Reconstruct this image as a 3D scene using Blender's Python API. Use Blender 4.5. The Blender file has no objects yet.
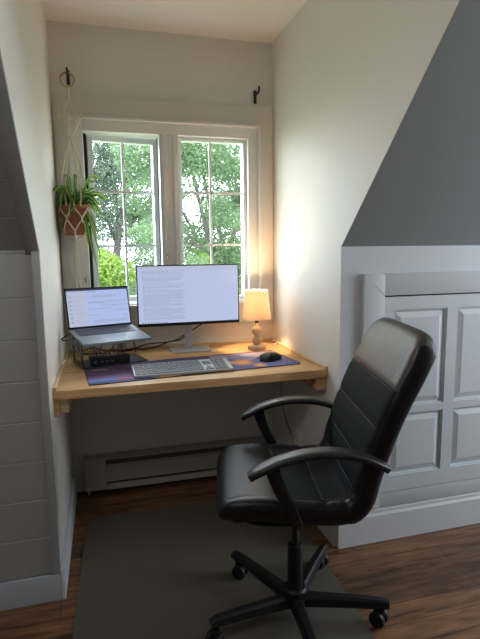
import bpy, bmesh, math, random
from math import sin, cos, pi, radians
from mathutils import Vector, Matrix
random.seed(7)
S = bpy.context.scene
COL = S.collection

# ------------------------------------------------------------------ camera
F_PX, YAW, PITCH, ROLL = 491.96, 0.265812, -0.139157, -0.011280
CAM = (0.20206, -2.52558, 1.22223)
def camera():
    cy, sy, cp, sp, cr, sr = cos(YAW), sin(YAW), cos(PITCH), sin(PITCH), cos(ROLL), sin(ROLL)
    fwd = Vector((sy*cp, cy*cp, sp)); right = Vector((cy, -sy, 0)); up = right.cross(fwd)
    r2 = right*cr + up*sr; u2 = up*cr - right*sr
    m = Matrix((r2, u2, -fwd)).transposed().to_4x4(); m.translation = Vector(CAM)
    c = bpy.data.cameras.new('camera'); o = bpy.data.objects.new('camera', c); COL.objects.link(o)
    o.matrix_world = m
    c.sensor_fit = 'HORIZONTAL'; c.sensor_width = 36; c.lens = F_PX/480*36
    c.clip_start = .02; c.clip_end = 200
    S.camera = o
camera()

# ------------------------------------------------------------------ light and exposure
SKY = 11.5
w = bpy.data.worlds.new('overcast_sky'); S.world = w; w.use_nodes = True
bg = w.node_tree.nodes['Background']; bg.inputs[0].default_value = (.86, .94, 1.0, 1); bg.inputs[1].default_value = SKY
def area(name, loc, direction, sx, sy, power, color, portal=False):
    l = bpy.data.lights.new(name, 'AREA'); l.shape = 'RECTANGLE'; l.size = sx; l.size_y = sy
    l.energy = power; l.color = color
    o = bpy.data.objects.new(name, l); COL.objects.link(o); o.location = loc
    o.rotation_euler = Vector(direction).to_track_quat('-Z', 'Y').to_euler()
    if portal: l.cycles.is_portal = True
    return o
area('dormer_window_portal', (.53, .20, 1.37), (0, -1, 0), .95, .95, 1, (1, 1, 1), True)
area('gable_window_light', (3.35, -1.65, 1.25), (-1, .08, -.05), 1.0, 1.2, 32, (.80, .90, 1.0))
area('high_right_fill', (2.75, -2.05, 2.21), (-.75, 1, -.55), .9, .4, 7, (1.0, .94, .86))  # unseen fill light added to lift the upper walls, not an actual fixture
area('high_left_fill', (-.45, -2.15, 2.19), (.45, 1, -.22), .5, .3, 7.5, (1.0, .94, .86))  # second added fill, aimed at the right cheek and back wall
S.view_settings.view_transform = 'Standard'; S.view_settings.look = 'None'
S.view_settings.exposure = 0.15; S.view_settings.gamma = 1; S.view_settings.use_curve_mapping = False
LAMP_POWER = 13.0

# ------------------------------------------------------------------ materials
MATS = {}
def _nodes(name):
    m = bpy.data.materials.new(name); m.use_nodes = True
    nt = m.node_tree; b = nt.nodes['Principled BSDF']
    MATS[name] = m
    return m, nt, b
def mat(name, col, rough=.5, metal=0, spec=.5, noise=0, nscale=20, bump=0, bscale=200, coat=0, stretch=None):
    m, nt, b = _nodes(name)
    b.inputs['Base Color'].default_value = (*col, 1); b.inputs['Roughness'].default_value = rough
    b.inputs['Metallic'].default_value = metal; b.inputs['Specular IOR Level'].default_value = spec
    b.inputs['Coat Weight'].default_value = coat
    tc = nt.nodes.new('ShaderNodeTexCoord'); src = tc.outputs['Object']
    if stretch:
        mp = nt.nodes.new('ShaderNodeMapping'); mp.inputs['Scale'].default_value = stretch
        nt.links.new(src, mp.inputs[0]); src = mp.outputs[0]
    n = nt.nodes.new('ShaderNodeTexNoise'); n.inputs['Scale'].default_value = nscale; n.inputs['Detail'].default_value = 4
    nt.links.new(src, n.inputs['Vector'])
    mx = nt.nodes.new('ShaderNodeMix'); mx.data_type = 'RGBA'
    mx.inputs[6].default_value = (*[c*(1-noise) for c in col], 1)
    mx.inputs[7].default_value = (*[min(1, c*(1+noise)) for c in col], 1)
    nt.links.new(n.outputs['Fac'], mx.inputs[0]); nt.links.new(mx.outputs[2], b.inputs['Base Color'])
    if bump:
        n2 = nt.nodes.new('ShaderNodeTexNoise'); n2.inputs['Scale'].default_value = bscale; n2.inputs['Detail'].default_value = 3
        nt.links.new(tc.outputs['Object'], n2.inputs['Vector'])
        bp = nt.nodes.new('ShaderNodeBump'); bp.inputs['Strength'].default_value = bump; bp.inputs['Distance'].default_value = .002
        nt.links.new(n2.outputs['Fac'], bp.inputs['Height']); nt.links.new(bp.outputs[0], b.inputs['Normal'])
    return m
def emit(name, col, strength):
    m, nt, b = _nodes(name)
    b.inputs['Base Color'].default_value = (.02, .02, .02, 1)
    b.inputs['Emission Color'].default_value = (*col, 1); b.inputs['Emission Strength'].default_value = strength
    b.inputs['Roughness'].default_value = .35
    return m
def wood(name, dark, light, plank=None, rough=.4, grain=(1.2, 22, 22), bump=.15, knots=False, nsc=2.2):
    m, nt, b = _nodes(name)
    N = nt.nodes.new; L = nt.links.new
    tc = N('ShaderNodeTexCoord'); mp = N('ShaderNodeMapping'); mp.inputs['Scale'].default_value = grain
    L(tc.outputs['Object'], mp.inputs[0])
    n = N('ShaderNodeTexNoise'); n.inputs['Scale'].default_value = nsc; n.inputs['Detail'].default_value = 7; n.inputs['Roughness'].default_value = .62
    n.inputs['Distortion'].default_value = .6
    L(mp.outputs[0], n.inputs['Vector'])
    r = N('ShaderNodeValToRGB'); r.color_ramp.elements[0].position = .32; r.color_ramp.elements[1].position = .70
    r.color_ramp.elements[0].color = (*dark, 1); r.color_ramp.elements[1].color = (*light, 1)
    L(n.outputs['Fac'], r.inputs[0]); out = r.outputs[0]
    if plank:
        br = N('ShaderNodeTexBrick'); br.inputs['Scale'].default_value = 1
        br.inputs['Brick Width'].default_value = plank[0]; br.inputs['Row Height'].default_value = plank[1]
        br.inputs['Mortar Size'].default_value = plank[2]; br.inputs['Mortar Smooth'].default_value = 0; br.offset = .37
        br.inputs['Color1'].default_value = (.55, .55, .55, 1); br.inputs['Color2'].default_value = (1.25, 1.2, 1.15, 1)
        br.inputs['Mortar'].default_value = (.12, .10, .09, 1)
        L(tc.outputs['Object'], br.inputs['Vector'])
        mx = N('ShaderNodeMix'); mx.data_type = 'RGBA'; mx.blend_type = 'MULTIPLY'; mx.inputs[0].default_value = 1
        L(out, mx.inputs[6]); L(br.outputs['Color'], mx.inputs[7]); out = mx.outputs[2]
    if knots:
        v = N('ShaderNodeTexVoronoi'); v.inputs['Scale'].default_value = 6.5
        mp2 = N('ShaderNodeMapping'); mp2.inputs['Scale'].default_value = (.75, 1.6, 1.6); L(tc.outputs['Object'], mp2.inputs[0]); L(mp2.outputs[0], v.inputs['Vector'])
        rr = N('ShaderNodeValToRGB'); rr.color_ramp.elements[0].position = .035; rr.color_ramp.elements[1].position = .085
        rr.color_ramp.elements[0].color = (.35, .22, .13, 1); rr.color_ramp.elements[1].color = (1, 1, 1, 1)
        L(v.outputs['Distance'], rr.inputs[0])
        mx = N('ShaderNodeMix'); mx.data_type = 'RGBA'; mx.blend_type = 'MULTIPLY'; mx.inputs[0].default_value = 1
        L(out, mx.inputs[6]); L(rr.outputs[0], mx.inputs[7]); out = mx.outputs[2]
    L(out, b.inputs['Base Color']); b.inputs['Roughness'].default_value = rough
    bp = N('ShaderNodeBump'); bp.inputs['Strength'].default_value = bump; bp.inputs['Distance'].default_value = .002
    L(n.outputs['Fac'], bp.inputs['Height']); L(bp.outputs[0], b.inputs['Normal'])
    return m
def leafmat(name, col, trans=.45, noise=.35, nscale=1.5):
    m = bpy.data.materials.new(name); m.use_nodes = True; nt = m.node_tree; nt.nodes.clear(); MATS[name] = m
    N = nt.nodes.new; L = nt.links.new
    out = N('ShaderNodeOutputMaterial'); d = N('ShaderNodeBsdfDiffuse'); t = N('ShaderNodeBsdfTranslucent'); mx = N('ShaderNodeMixShader')
    g = N('ShaderNodeBsdfGlossy'); g.inputs['Roughness'].default_value = .45; mg = N('ShaderNodeMixShader'); mg.inputs[0].default_value = .04
    tc = N('ShaderNodeTexCoord'); n = N('ShaderNodeTexNoise'); n.inputs['Scale'].default_value = nscale; n.inputs['Detail'].default_value = 5
    L(tc.outputs['Object'], n.inputs['Vector'])
    c = N('ShaderNodeMix'); c.data_type = 'RGBA'; c.inputs[6].default_value = (*[x*(1-noise) for x in col], 1); c.inputs[7].default_value = (*[x*(1+noise) for x in col], 1)
    L(n.outputs['Fac'], c.inputs[0]); L(c.outputs[2], d.inputs[0]); L(c.outputs[2], t.inputs[0])
    mx.inputs[0].default_value = trans; L(d.outputs[0], mx.inputs[1]); L(t.outputs[0], mx.inputs[2])
    L(mx.outputs[0], mg.inputs[1]); L(g.outputs[0], mg.inputs[2]); L(mg.outputs[0], out.inputs[0])
    return m
def glassmat(name, tint=(1, 1, 1), gl=.06):
    m = bpy.data.materials.new(name); m.use_nodes = True; nt = m.node_tree; nt.nodes.clear(); MATS[name] = m
    N = nt.nodes.new; L = nt.links.new
    out = N('ShaderNodeOutputMaterial'); t = N('ShaderNodeBsdfTransparent'); t.inputs[0].default_value = (*tint, 1)
    g = N('ShaderNodeBsdfGlossy'); g.inputs['Roughness'].default_value = .02; mx = N('ShaderNodeMixShader'); mx.inputs[0].default_value = gl
    L(t.outputs[0], mx.inputs[1]); L(g.outputs[0], mx.inputs[2]); L(mx.outputs[0], out.inputs[0])
    return m
def shademat(name, col):
    m = bpy.data.materials.new(name); m.use_nodes = True; nt = m.node_tree; nt.nodes.clear(); MATS[name] = m
    N = nt.nodes.new; L = nt.links.new
    out = N('ShaderNodeOutputMaterial'); d = N('ShaderNodeBsdfDiffuse'); t = N('ShaderNodeBsdfTranslucent'); mx = N('ShaderNodeMixShader')
    d.inputs[0].default_value = (*col, 1); t.inputs[0].default_value = (col[0], col[1]*.94, col[2]*.84, 1); mx.inputs[0].default_value = .42
    L(d.outputs[0], mx.inputs[1]); L(t.outputs[0], mx.inputs[2]); L(mx.outputs[0], out.inputs[0])
    return m
def attrmat(name, rough=.6):
    m, nt, b = _nodes(name)
    a = nt.nodes.new('ShaderNodeAttribute'); a.attribute_name = 'print'
    nt.links.new(a.outputs['Color'], b.inputs['Base Color']); b.inputs['Roughness'].default_value = rough
    return m

WALL = mat('white_wall_paint', (.80, .78, .735), .55, noise=.015, nscale=3, bump=.05, bscale=90)
ROOMW = mat('tan_wall_paint', (.36, .33, .30), .7)
CEIL = mat('ceiling_paint', (.84, .80, .77), .7, noise=.01, nscale=2)
SLOPE = mat('dimmed_slope_paint', (.345, .362, .352), .6, noise=.015, nscale=3)  # slight grey paint, darkened further to carry the slope's dim shading
KNEE = mat('cool_white_panel_paint', (.67, .72, .76), .45, noise=.01, nscale=4)
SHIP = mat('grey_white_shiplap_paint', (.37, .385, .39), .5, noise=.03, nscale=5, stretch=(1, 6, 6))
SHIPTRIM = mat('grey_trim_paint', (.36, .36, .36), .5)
BASEL = mat('blue_grey_base_paint', (.46, .50, .55), .5)
TRIMW = mat('trim_paint', (.72, .74, .77), .45)
SURR = mat('cream_board_paint', (.76, .72, .66), .5, noise=.01)
VINYL = mat('white_vinyl', (.84, .83, .82), .35)
SASH = mat('sash_vinyl', (.80, .84, .88), .35)
GASKET = mat('black_gasket', (.015, .015, .018), .6)
FLOOR = wood('dark_plank_floor', (.055, .024, .011), (.34, .170, .080), plank=(.9, .083, .0012), rough=.33, grain=(1.6, 14, 14), bump=.12, nsc=2.6)
PINE = wood('pine', (.47, .25, .10), (.80, .52, .26), rough=.42, grain=(1.3, 16, 16), bump=.1, knots=True)
PINEL = wood('light_pine_strip', (.58, .38, .20), (.82, .62, .38), rough=.45, grain=(3, 30, 30), bump=.1)
TURNED = wood('turned_beech', (.47, .33, .21), (.64, .48, .33), rough=.5, grain=(4, 4, 14), bump=.05)
HEAT = mat('heater_enamel', (.50, .48, .44), .4)
DARKSLOT = mat('dark_slot', (.03, .03, .03), .7)
MATPL = mat('grey_green_vinyl', (.115, .110, .088), .38, noise=.08, nscale=8, bump=.1, bscale=300)
LEATHER = mat('black_leather', (.006, .0065, .009), .38, spec=.42, noise=.2, nscale=9, bump=.35, bscale=260)
HEADL = mat('lamp_warmed_leather', (.070, .056, .044), .40, spec=.6, noise=.3, nscale=9, bump=.3, bscale=220)  # brown tint stands in for the table lamp's warm reflection
FABRIC = mat('black_stitched_fabric', (.008, .008, .010), .8, spec=.25, noise=.2, nscale=60, bump=.4, bscale=700)
BLKPL = mat('black_plastic', (.010, .010, .011), .45, spec=.35, noise=.1)
ARMPL = mat('satin_black_plastic', (.018, .018, .020), .38, noise=.1)
BLKMET = mat('black_metal', (.012, .012, .013), .3, noise=.1)
IRON = mat('black_iron', (.012, .010, .009), .5)
SILVER = mat('silver_aluminium', (.62, .64, .68), .32, metal=.75)
LAPAL = mat('laptop_aluminium', (.26, .29, .34), .5, metal=.3)
STANDM = mat('dark_teal_metal', (.045, .06, .07), .35, metal=.4)
KEYG = mat('grey_keycap', (.13, .14, .155), .5)
KEYB = mat('pale_silver_tray', (.40, .42, .45), .45, metal=.2)
KEYDK = mat('charcoal_keys', (.05, .052, .06), .5)
SCREEN = emit('lit_white_screen', (.58, .67, .95), .72)
SCREEN2 = emit('lit_blue_white_screen', (.50, .60, .98), .74)
TEXTG = emit('lit_grey_text', (.50, .56, .74), .56)
TEXTL = emit('lit_pale_band', (.62, .68, .88), .66)
TEXTD = emit('lit_dark_text', (.30, .34, .55), .33)
BARD = emit('lit_navy_bar', (.10, .12, .30), .25)
TERRA = mat('terracotta', (.36, .13, .070), .75, noise=.12, nscale=15)
SOIL = mat('soil', (.03, .02, .012), .9)
LEAFD = leafmat('spider_leaf_green', (.085, .22, .035), .4, .3, 20)
LEAFP = leafmat('spider_leaf_stripe', (.40, .54, .17), .4, .1, 20)
CORD = mat('cotton_cord', (.80, .73, .62), .8, noise=.1, nscale=90)
RINGW = wood('ring_wood', (.42, .28, .16), (.62, .45, .28), rough=.5)
CABLE = mat('black_cable', (.012, .012, .014), .5)
WHITEPL = mat('white_plastic', (.72, .70, .66), .4)
SHADE = shademat('linen_shade', (.86, .80, .70))
BULB = emit('warm_bulb', (1.0, .62, .25), 12)
PANE = glassmat('window_glass', (.96, .98, .97), .02)
CUP = glassmat('cup_glass', (.78, .82, .80), .16)
BARK = mat('tree_bark', (.060, .050, .045), .9, noise=.4, nscale=6)
GRASS = leafmat('lawn_green', (.10, .16, .035), .1, .3, .6)
STITCH = mat('grey_stitching', (.045, .045, .05), .6)
DMAT = attrmat('printed_cloth')

# ------------------------------------------------------------------ helpers
def tag(o, label=None, cat=None, group=None, kind=None):
    if label: o['label'] = label
    if cat: o['category'] = cat
    if group: o['group'] = group
    if kind: o['kind'] = kind
    return o
def empty(name, loc=(0, 0, 0), rz=0, **k):
    o = bpy.data.objects.new(name, None); COL.objects.link(o); o.location = loc; o.rotation_euler = (0, 0, rz)
    o.empty_display_size = .05
    return tag(o, **k)
def mesh(name, verts, faces, mats, parent=None, smooth=False, mi=None, bevel=0, seg=2, autosm=None):
    me = bpy.data.meshes.new(name); me.from_pydata([tuple(v) for v in verts], [], faces)
    if not isinstance(mats, (list, tuple)): mats = [mats]
    for m in mats: me.materials.append(m)
    if mi:
        for p, i in zip(me.polygons, mi): p.material_index = i
    bm = bmesh.new(); bm.from_mesh(me)
    bmesh.ops.recalc_face_normals(bm, faces=bm.faces)
    if bevel:
        bmesh.ops.bevel(bm, geom=list(bm.edges), offset=bevel, segments=seg, affect='EDGES', profile=.6)
    bm.to_mesh(me); bm.free()
    if smooth or bevel:
        for p in me.polygons: p.use_smooth = True
        if autosm or bevel:
            try: me.set_sharp_from_angle(angle=radians(autosm or 50))
            except Exception: pass
    o = bpy.data.objects.new(name, me); COL.objects.link(o)
    if parent: o.parent = parent
    return o
class MB:
    def __init__(s): s.v = []; s.f = []; s.m = []
    def add(s, v, f, m=0, M=None):
        k = len(s.v); s.v += [(M @ Vector(p)) if M else Vector(p) for p in v]
        s.f += [tuple(i+k for i in q) for q in f]; s.m += [m]*len(f); return s
    def box(s, x0, x1, y0, y1, z0, z1, m=0, M=None):
        v = [(x, y, z) for x in (x0, x1) for y in (y0, y1) for z in (z0, z1)]
        return s.add(v, [(0, 1, 3, 2), (4, 6, 7, 5), (0, 4, 5, 1), (2, 3, 7, 6), (0, 2, 6, 4), (1, 5, 7, 3)], m, M)
    def prism(s, poly, axis, a, b, m=0, M=None):
        n = len(poly); v = []
        for t in (a, b):
            for p in poly:
                q = list(p); q.insert(axis, t); v.append(tuple(q))
        f = [tuple(range(n)), tuple(range(2*n-1, n-1, -1))] + [(i, (i+1) % n, n+(i+1) % n, n+i) for i in range(n)]
        return s.add(v, f, m, M)
    def tube(s, pts, r, n=8, m=0, M=None, cap=True):
        pts = [Vector(p) for p in pts]; rs = r if isinstance(r, (list, tuple)) else [r]*len(pts)
        T = [(pts[min(i+1, len(pts)-1)]-pts[max(i-1, 0)]).normalized() for i in range(len(pts))]
        a = Vector((0, 0, 1)) if abs(T[0].z) < .9 else Vector((1, 0, 0))
        nx = T[0].cross(a).normalized(); v = []; f = []
        for i, p in enumerate(pts):
            nx = (nx-T[i]*nx.dot(T[i])).normalized(); ny = T[i].cross(nx)
            for k in range(n):
                t = 2*pi*k/n; v.append(p+nx*cos(t)*rs[i]+ny*sin(t)*rs[i])
        for i in range(len(pts)-1):
            for k in range(n):
                f.append((i*n+k, i*n+(k+1) % n, (i+1)*n+(k+1) % n, (i+1)*n+k))
        if cap: f += [tuple(range(n-1, -1, -1)), tuple(range((len(pts)-1)*n, len(pts)*n))]
        return s.add(v, f, m, M)
    def lathe(s, prof, n=32, m=0, M=None, c=(0, 0, 0)):
        v = []; f = []
        for r, z in prof:
            for k in range(n): v.append((c[0]+r*cos(2*pi*k/n), c[1]+r*sin(2*pi*k/n), c[2]+z))
        for i in range(len(prof)-1):
            for k in range(n): f.append((i*n+k, i*n+(k+1) % n, (i+1)*n+(k+1) % n, (i+1)*n+k))
        if prof[0][0] > 1e-6: f.append(tuple(range(n-1, -1, -1)))
        if prof[-1][0] > 1e-6: f.append(tuple(range((len(prof)-1)*n, len(prof)*n)))
        return s.add(v, f, m, M)
    def sphere(s, c, r, n=14, m=0, sc=(1, 1, 1)):
        prof = [(max(1e-7, r*sin(pi*i/n)), -r*cos(pi*i/n)) for i in range(n+1)]
        M = Matrix.Translation(c) @ Matrix.Diagonal((*sc, 1))
        return s.lathe(prof, 2*n, m, M)
    def build(s, name, mats, parent=None, smooth=False, bevel=0, seg=2, autosm=None):
        return mesh(name, s.v, s.f, mats, parent, smooth, s.m, bevel, seg, autosm)
def spline(pts, n=8):
    P = [Vector(p) for p in pts]; P = [P[0]*2-P[1]]+P+[P[-1]*2-P[-2]]; out = []
    for i in range(1, len(P)-2):
        for k in range(n):
            t = k/n; a, b, c, d = P[i-1], P[i], P[i+1], P[i+2]
            out.append(.5*((2*b)+(c-a)*t+(2*a-5*b+4*c-d)*t*t+(3*b-a-3*c+d)*t**3))
    out.append(P[-2]); return out
def struct(mb, name, m, **k):
    o = mb.build(name, m, **{a: b for a, b in k.items() if a != 'label'}); o['kind'] = 'structure'
    if 'label' in k: o['label'] = k['label']
    return o
def B(*a): return MB().box(*a)
def copy_tree(o, parent=None):
    c = o.copy(); COL.objects.link(c); c.parent = parent
    for ch in list(o.children): copy_tree(ch, c)
    return c
def pad_grid(hw, hh, th, nexp=5, N=28, edge=6, back=None, creases=(), fn=None, asp=1, uni=False):
    """puffy superellipse slab: returns front and back vertex grids and the faces"""
    ts = [sin(pi/2*(2*i/N-1))*(1-.35*uni)+.35*uni*(2*i/N-1) for i in range(N+1)]
    V = []; FF = []; FB = []
    for side in (1, -1):
        for j in range(N+1):
            for i in range(N+1):
                a, b = ts[i], ts[j]; m = max(abs(a), abs(b), 1e-9)
                s = 1/((abs(a/m)**nexp+abs(b/m)**nexp)**(1/nexp)) if m > 1e-6 else 1
                s = 1+(s-1)*m**6
                x, y = a*s, b*s
                h = math.sqrt(max(0, 1-m**edge))
                t = (th if side > 0 else (back if back is not None else th))*h*side
                if side > 0:
                    for cr in creases: t -= cr(x, y)*h
                V.append(fn(x*hw, y*hh, t) if fn else Vector((x*hw, y*hh, t)))
    K = (N+1)**2
    for j in range(N):
        for i in range(N):
            q = (j*(N+1)+i, j*(N+1)+i+1, (j+1)*(N+1)+i+1, (j+1)*(N+1)+i)
            FF.append((q, ts[i], ts[j])); FB.append((tuple(K+k for k in reversed(q)), ts[i], ts[j]))
    return V, FF, FB
def weld(o, d=1e-5):
    bm = bmesh.new(); bm.from_mesh(o.data); bmesh.ops.remove_doubles(bm, verts=bm.verts, dist=d)
    bmesh.ops.recalc_face_normals(bm, faces=bm.faces)
    bm.to_mesh(o.data); bm.free()
    for p in o.data.polygons: p.use_smooth = True

# ------------------------------------------------------------------ the room
W, D, H, ZK, TS = 1.0753, .80, 2.2594, 1.233, .9705
YR = -4.6; XL, XR = -1.3, 3.5
YS = -D-(H-ZK)/TS
struct(B(XL-.1, XR+.1, YR-.1, .2, -.08, 0), 'floor', FLOOR, label='dark brown plank floor')
# flat ceiling over the room and the alcove
struct(B(XL-.1, XR+.1, YR-.1, YS, H, H+.1).box(-.02, W+.02, YS, .2, H, H+.1), 'ceiling', CEIL, label='flat cream ceiling')
# sloped ceilings either side of the alcove
def slope_poly(off=0): return [(-D, ZK), (YS, H), (YS-.0, H+.12), (-D+.12, ZK)]
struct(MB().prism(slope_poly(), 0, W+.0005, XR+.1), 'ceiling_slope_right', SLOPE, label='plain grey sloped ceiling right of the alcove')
# left slope and knee wall are shiplap
OW = (.13, .945, .93, 1.80)   # opening in back wall
struct(B(-.1, OW[0], 0, .16, -.05, H+.05).box(OW[1], W+.1, 0, .16, -.05, H+.05)
       .box(OW[0], OW[1], 0, .16, -.05, OW[2]).box(OW[0], OW[1], 0, .16, OW[3], H+.05), 'wall_back', WALL, label='cream back wall of the alcove')
cheek = [(0.01, -.02), (-D+.001, -.02), (-D+.001, ZK+.001), (YS+.001, H+.001), (YS+.001, H+.02), (.01, H+.02)]
struct(MB().prism(cheek, 0, -.03, 0), 'wall_left', WALL, label='white left cheek wall of the alcove')
struct(MB().prism(cheek, 0, W, W+.03), 'wall_right', WALL, label='white right cheek wall of the alcove')
struct(B(W+.0005, XR+.1, -D-.0005, -D+.08, -.02, ZK), 'wall_knee_right', KNEE, label='white knee wall right of the alcove')
m = MB(); z = .098
while z < ZK-.001:
    z1 = min(z+.140, ZK); m.prism([(-D+.04, z), (-D-.001, z+.0), (-D-.004, z+.003), (-D-.004, z1-.003), (-D-.001, z1), (-D+.04, z1)], 0, XL, -.0005); z = z1
m.box(XL, -.0005, -D, -D+.04, -.02, .098)
struct(m, 'wall_knee_left', SHIP, label='grey shiplap knee wall left of the alcove')
m = MB(); Ls = (H-ZK)/TS*math.hypot(1, TS); ang = math.atan(TS); s = 0
while s < Ls-.001:
    s1 = min(s+.140, Ls)
    M = Matrix.Translation((0, -D, ZK)) @ Matrix.Rotation(-ang, 4, 'X')   # local -y runs up the slope
    m.prism([(-s, .06), (-s, -.001), (-s-.003, -.004), (-s1+.003, -.004), (-s1, -.001), (-s1, .06)], 0, XL, -.0005, 0, M); s = s1
struct(m, 'ceiling_slope_left', SHIP, label='dark grey shiplap sloped ceiling left of the alcove')
# trims on the left corner
m = MB().prism([(.01, -.002), (.01, -.016), (-Ls, -.016), (-Ls, -.002)], 0, -.042, .001, 0, M)
struct(m, 'trim_1', SHIPTRIM, bevel=.002, label='grey trim strip along the left slope edge')
struct(B(-.024, .001, -D-.016, -D-.002, .098, ZK+.002), 'trim_2', SHIP, bevel=.002, label='grey corner strip of the left knee wall')
struct(B(XL, -.0005, -D-.018, -D-.0045, 0, .098), 'baseboard_left', BASEL, bevel=.002)
struct(B(.0, .014, -D-.018, -.085, 0, .115), 'baseboard_alcove_left', TRIMW, bevel=.002)
struct(B(W-.014, W, -D, -.085, 0, .115), 'baseboard_alcove_right', TRIMW, bevel=.002)
struct(MB().prism([(-D-.001, 0), (-D-.020, 0), (-D-.020, .118), (-D-.014, .128), (-D-.014, .140), (-D-.006, .150), (-D-.001, .150)], 0, W, XR), 'baseboard_right', TRIMW, label='tall white moulded baseboard on the right')
struct(B(XL-.1, XL, YR, 0, 0, H), 'wall_room_left', ROOMW)
struct(B(XR, XR+.1, YR, 0, 0, H), 'wall_room_right', ROOMW)
struct(B(XL, XR, YR-.1, YR, 0, H), 'wall_room_rear', ROOMW)
# board surround fixed to the back wall
sx0, sx1, sz0, sz1, ft = .006, W-.004, .844, 1.941, -.018
fx0, fx1, fz0, fz1 = .066, 1.0, .945, 1.852
struct(B(sx0, fx0, ft, 0, sz0, sz1).box(fx1, sx1, ft, 0, sz0, sz1).box(fx0, fx1, ft, 0, fz1, sz1).box(fx0, fx1, ft, 0, sz0, fz0),
       'trim_3', SURR, label='cream flat board surround of the window')

# ------------------------------------------------------------------ window
win = empty('window_1', (0, 0, 0), label='white two-light casement window, left sash ajar', kind='structure')
def frame_boxes(mb, x0, x1, z0, z1, t, y0, y1, tb=None, tt=None, tr=None, m=0):
    tb = tb or t; tt = tt or t; tr = tr or t
    mb.box(x0, x0+t, y0, y1, z0, z1, m).box(x1-tr, x1, y0, y1, z0, z1, m)
    mb.box(x0+t, x1-tr, y0, y1, z0, z0+tb, m).box(x0+t, x1-tr, y0, y1, z1-tt, z1, m)
    return mb
fl = frame_boxes(MB(), fx0, fx1, fz0, fz1, .013, -.036, -.002); fl.build('flange', VINYL, win, bevel=.003)
fr = MB(); x0, x1, z0, z1 = fx0+.013, fx1-.013, fz0+.013, fz1-.013
fr.box(x0, .131, -.016, .10, z0, z1).box(.938, x1, -.016, .10, z0, z1)
fr.box(.131, .938, -.016, .10, 1.787, z1).box(.131, .938, -.016, .10, z0, .966)
fr.build('window_frame', VINYL, win, bevel=.002)
mu = MB().box(.486, .580, -.016, .10, .966, 1.787).box(.500, .512, -.022, -.016, .966, 1.787).box(.552, .564, -.022, -.016, .966, 1.787)
mu.build('mullion', VINYL, win, bevel=.0015)
rs = empty('fixed_sash'); rs.parent = win
frame_boxes(MB(), .583, .936, .968, 1.785, .016, .015, .055).build('sash_frame', SASH, rs, bevel=.002)
B(.599, .920, .036, .040, .984, 1.769).build('pane', PANE, rs)
g = MB().box(.742, .754, .028, .036, .984, 1.769)
for z in (1.518, 1.252): g.box(.599, .742, .028, .036, z-.006, z+.006).box(.754, .920, .028, .036, z-.006, z+.006)
g.build('muntin_grid', SASH, rs)
ls = empty('opening_sash', (.136, .045, 0), radians(9.0)); ls.parent = win
frame_boxes(MB(), .010, .352, .972, 1.780, .024, -.018, .022).build('sash_frame', SASH, ls, bevel=.002)
B(.034, .328, .0, .004, .996, 1.756).build('pane', PANE, ls)
g = MB().box(.172, .184, -.008, 0, .996, 1.756)
for z in (1.518, 1.252): g.box(.034, .172, -.008, 0, z-.006, z+.006).box(.184, .328, -.008, 0, z-.006, z+.006)
g.build('muntin_grid', SASH, ls)
B(.1315, .144, .035, .06, .968, 1.785).build('gasket', GASKET, win)
B(.4815, .4858, .05, .065, .968, 1.785).build('gasket', GASKET, win)
def lock(x, z):
    l = MB().box(x-.006, x+.006, -.026, -.016, z-.014, z+.014).tube([(x, -.026, z+.008), (x+.002, -.040, z+.004), (x+.004, -.044, z-.018)], [.004, .004, .003], 8)
    l.build('sash_lock', mat('aged_brass', (.42, .33, .22), .4, metal=.5), win, smooth=True, autosm=40)
lock(.508, 1.195); lock(.112, 1.09)

# ------------------------------------------------------------------ right knee wall door
dr = empty('door_1', (0, -D, 0), label='white panelled access door in the right knee wall', kind='structure')
cx = 1.166; ct = 1.127
B(cx, cx+.092, -.020, -.001, .150, ct).box(cx+.092, 2.7, -.020, -.001, 1.040, ct).build('casing', KNEE, dr, bevel=.003)
# mitre line and the board under the door
MB().prism([(cx+.045, ct-.045), (cx+.0465, ct-.0450), (cx+.0925, 1.0395), (cx+.091, 1.0395)], 1, -.0206, -.020).build('mitre_joint', DARKSLOT, dr)
B(cx+.092, 2.7, -.016, -.001, .150, .212).build('bottom_board', KNEE, dr, bevel=.002)
cols = [(1.302, 1.551), (1.600, 1.849), (1.917, 2.157), (2.219, 2.459)]; rows = [(.284, .549), (.580, .982)]
d = MB(); y0, y1 = -.016, -.001
X0, X1, Z0, Z1 = cx+.092, 2.55, .216, 1.034
xs = [X0]+[v for c in cols for v in c]+[X1]
for i in range(0, len(xs), 2): d.box(xs[i], xs[i+1], y0, y1, Z0, Z1)
for c in cols: d.box(c[0], c[1], y0, y1, Z0, rows[0][0]).box(c[0], c[1], y0, y1, rows[0][1], rows[1][0]).box(c[0], c[1], y0, y1, rows[1][1], Z1)
d.build('door_frame', KNEE, dr)
for c in cols:
    for r in rows:
        a = MB(); a.box(c[0], c[1], -.004, -.001, r[0], r[1])
        o1, o2 = .010, .034
        q = [(c[0]+o1, -.004, r[0]+o1), (c[1]-o1, -.004, r[0]+o1), (c[1]-o1, -.004, r[1]-o1), (c[0]+o1, -.004, r[1]-o1)]
        p = [(c[0]+o2, -.013, r[0]+o2), (c[1]-o2, -.013, r[0]+o2), (c[1]-o2, -.013, r[1]-o2), (c[0]+o2, -.013, r[1]-o2)]
        a.add(q+p, [(4, 5, 6, 7)]+[(i, (i+1) % 4, 4+(i+1) % 4, 4+i) for i in range(4)])
        e = .006   # small cove around the recess
        for (xa, xb, za, zb) in ((c[0], c[0]+e, r[0], r[1]), (c[1]-e, c[1], r[0], r[1]), (c[0]+e, c[1]-e, r[0], r[0]+e), (c[0]+e, c[1]-e, r[1]-e, r[1])):
            a.box(xa, xb, -.011, -.004, za, zb)
        a.build('panel', KNEE, dr)
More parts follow.
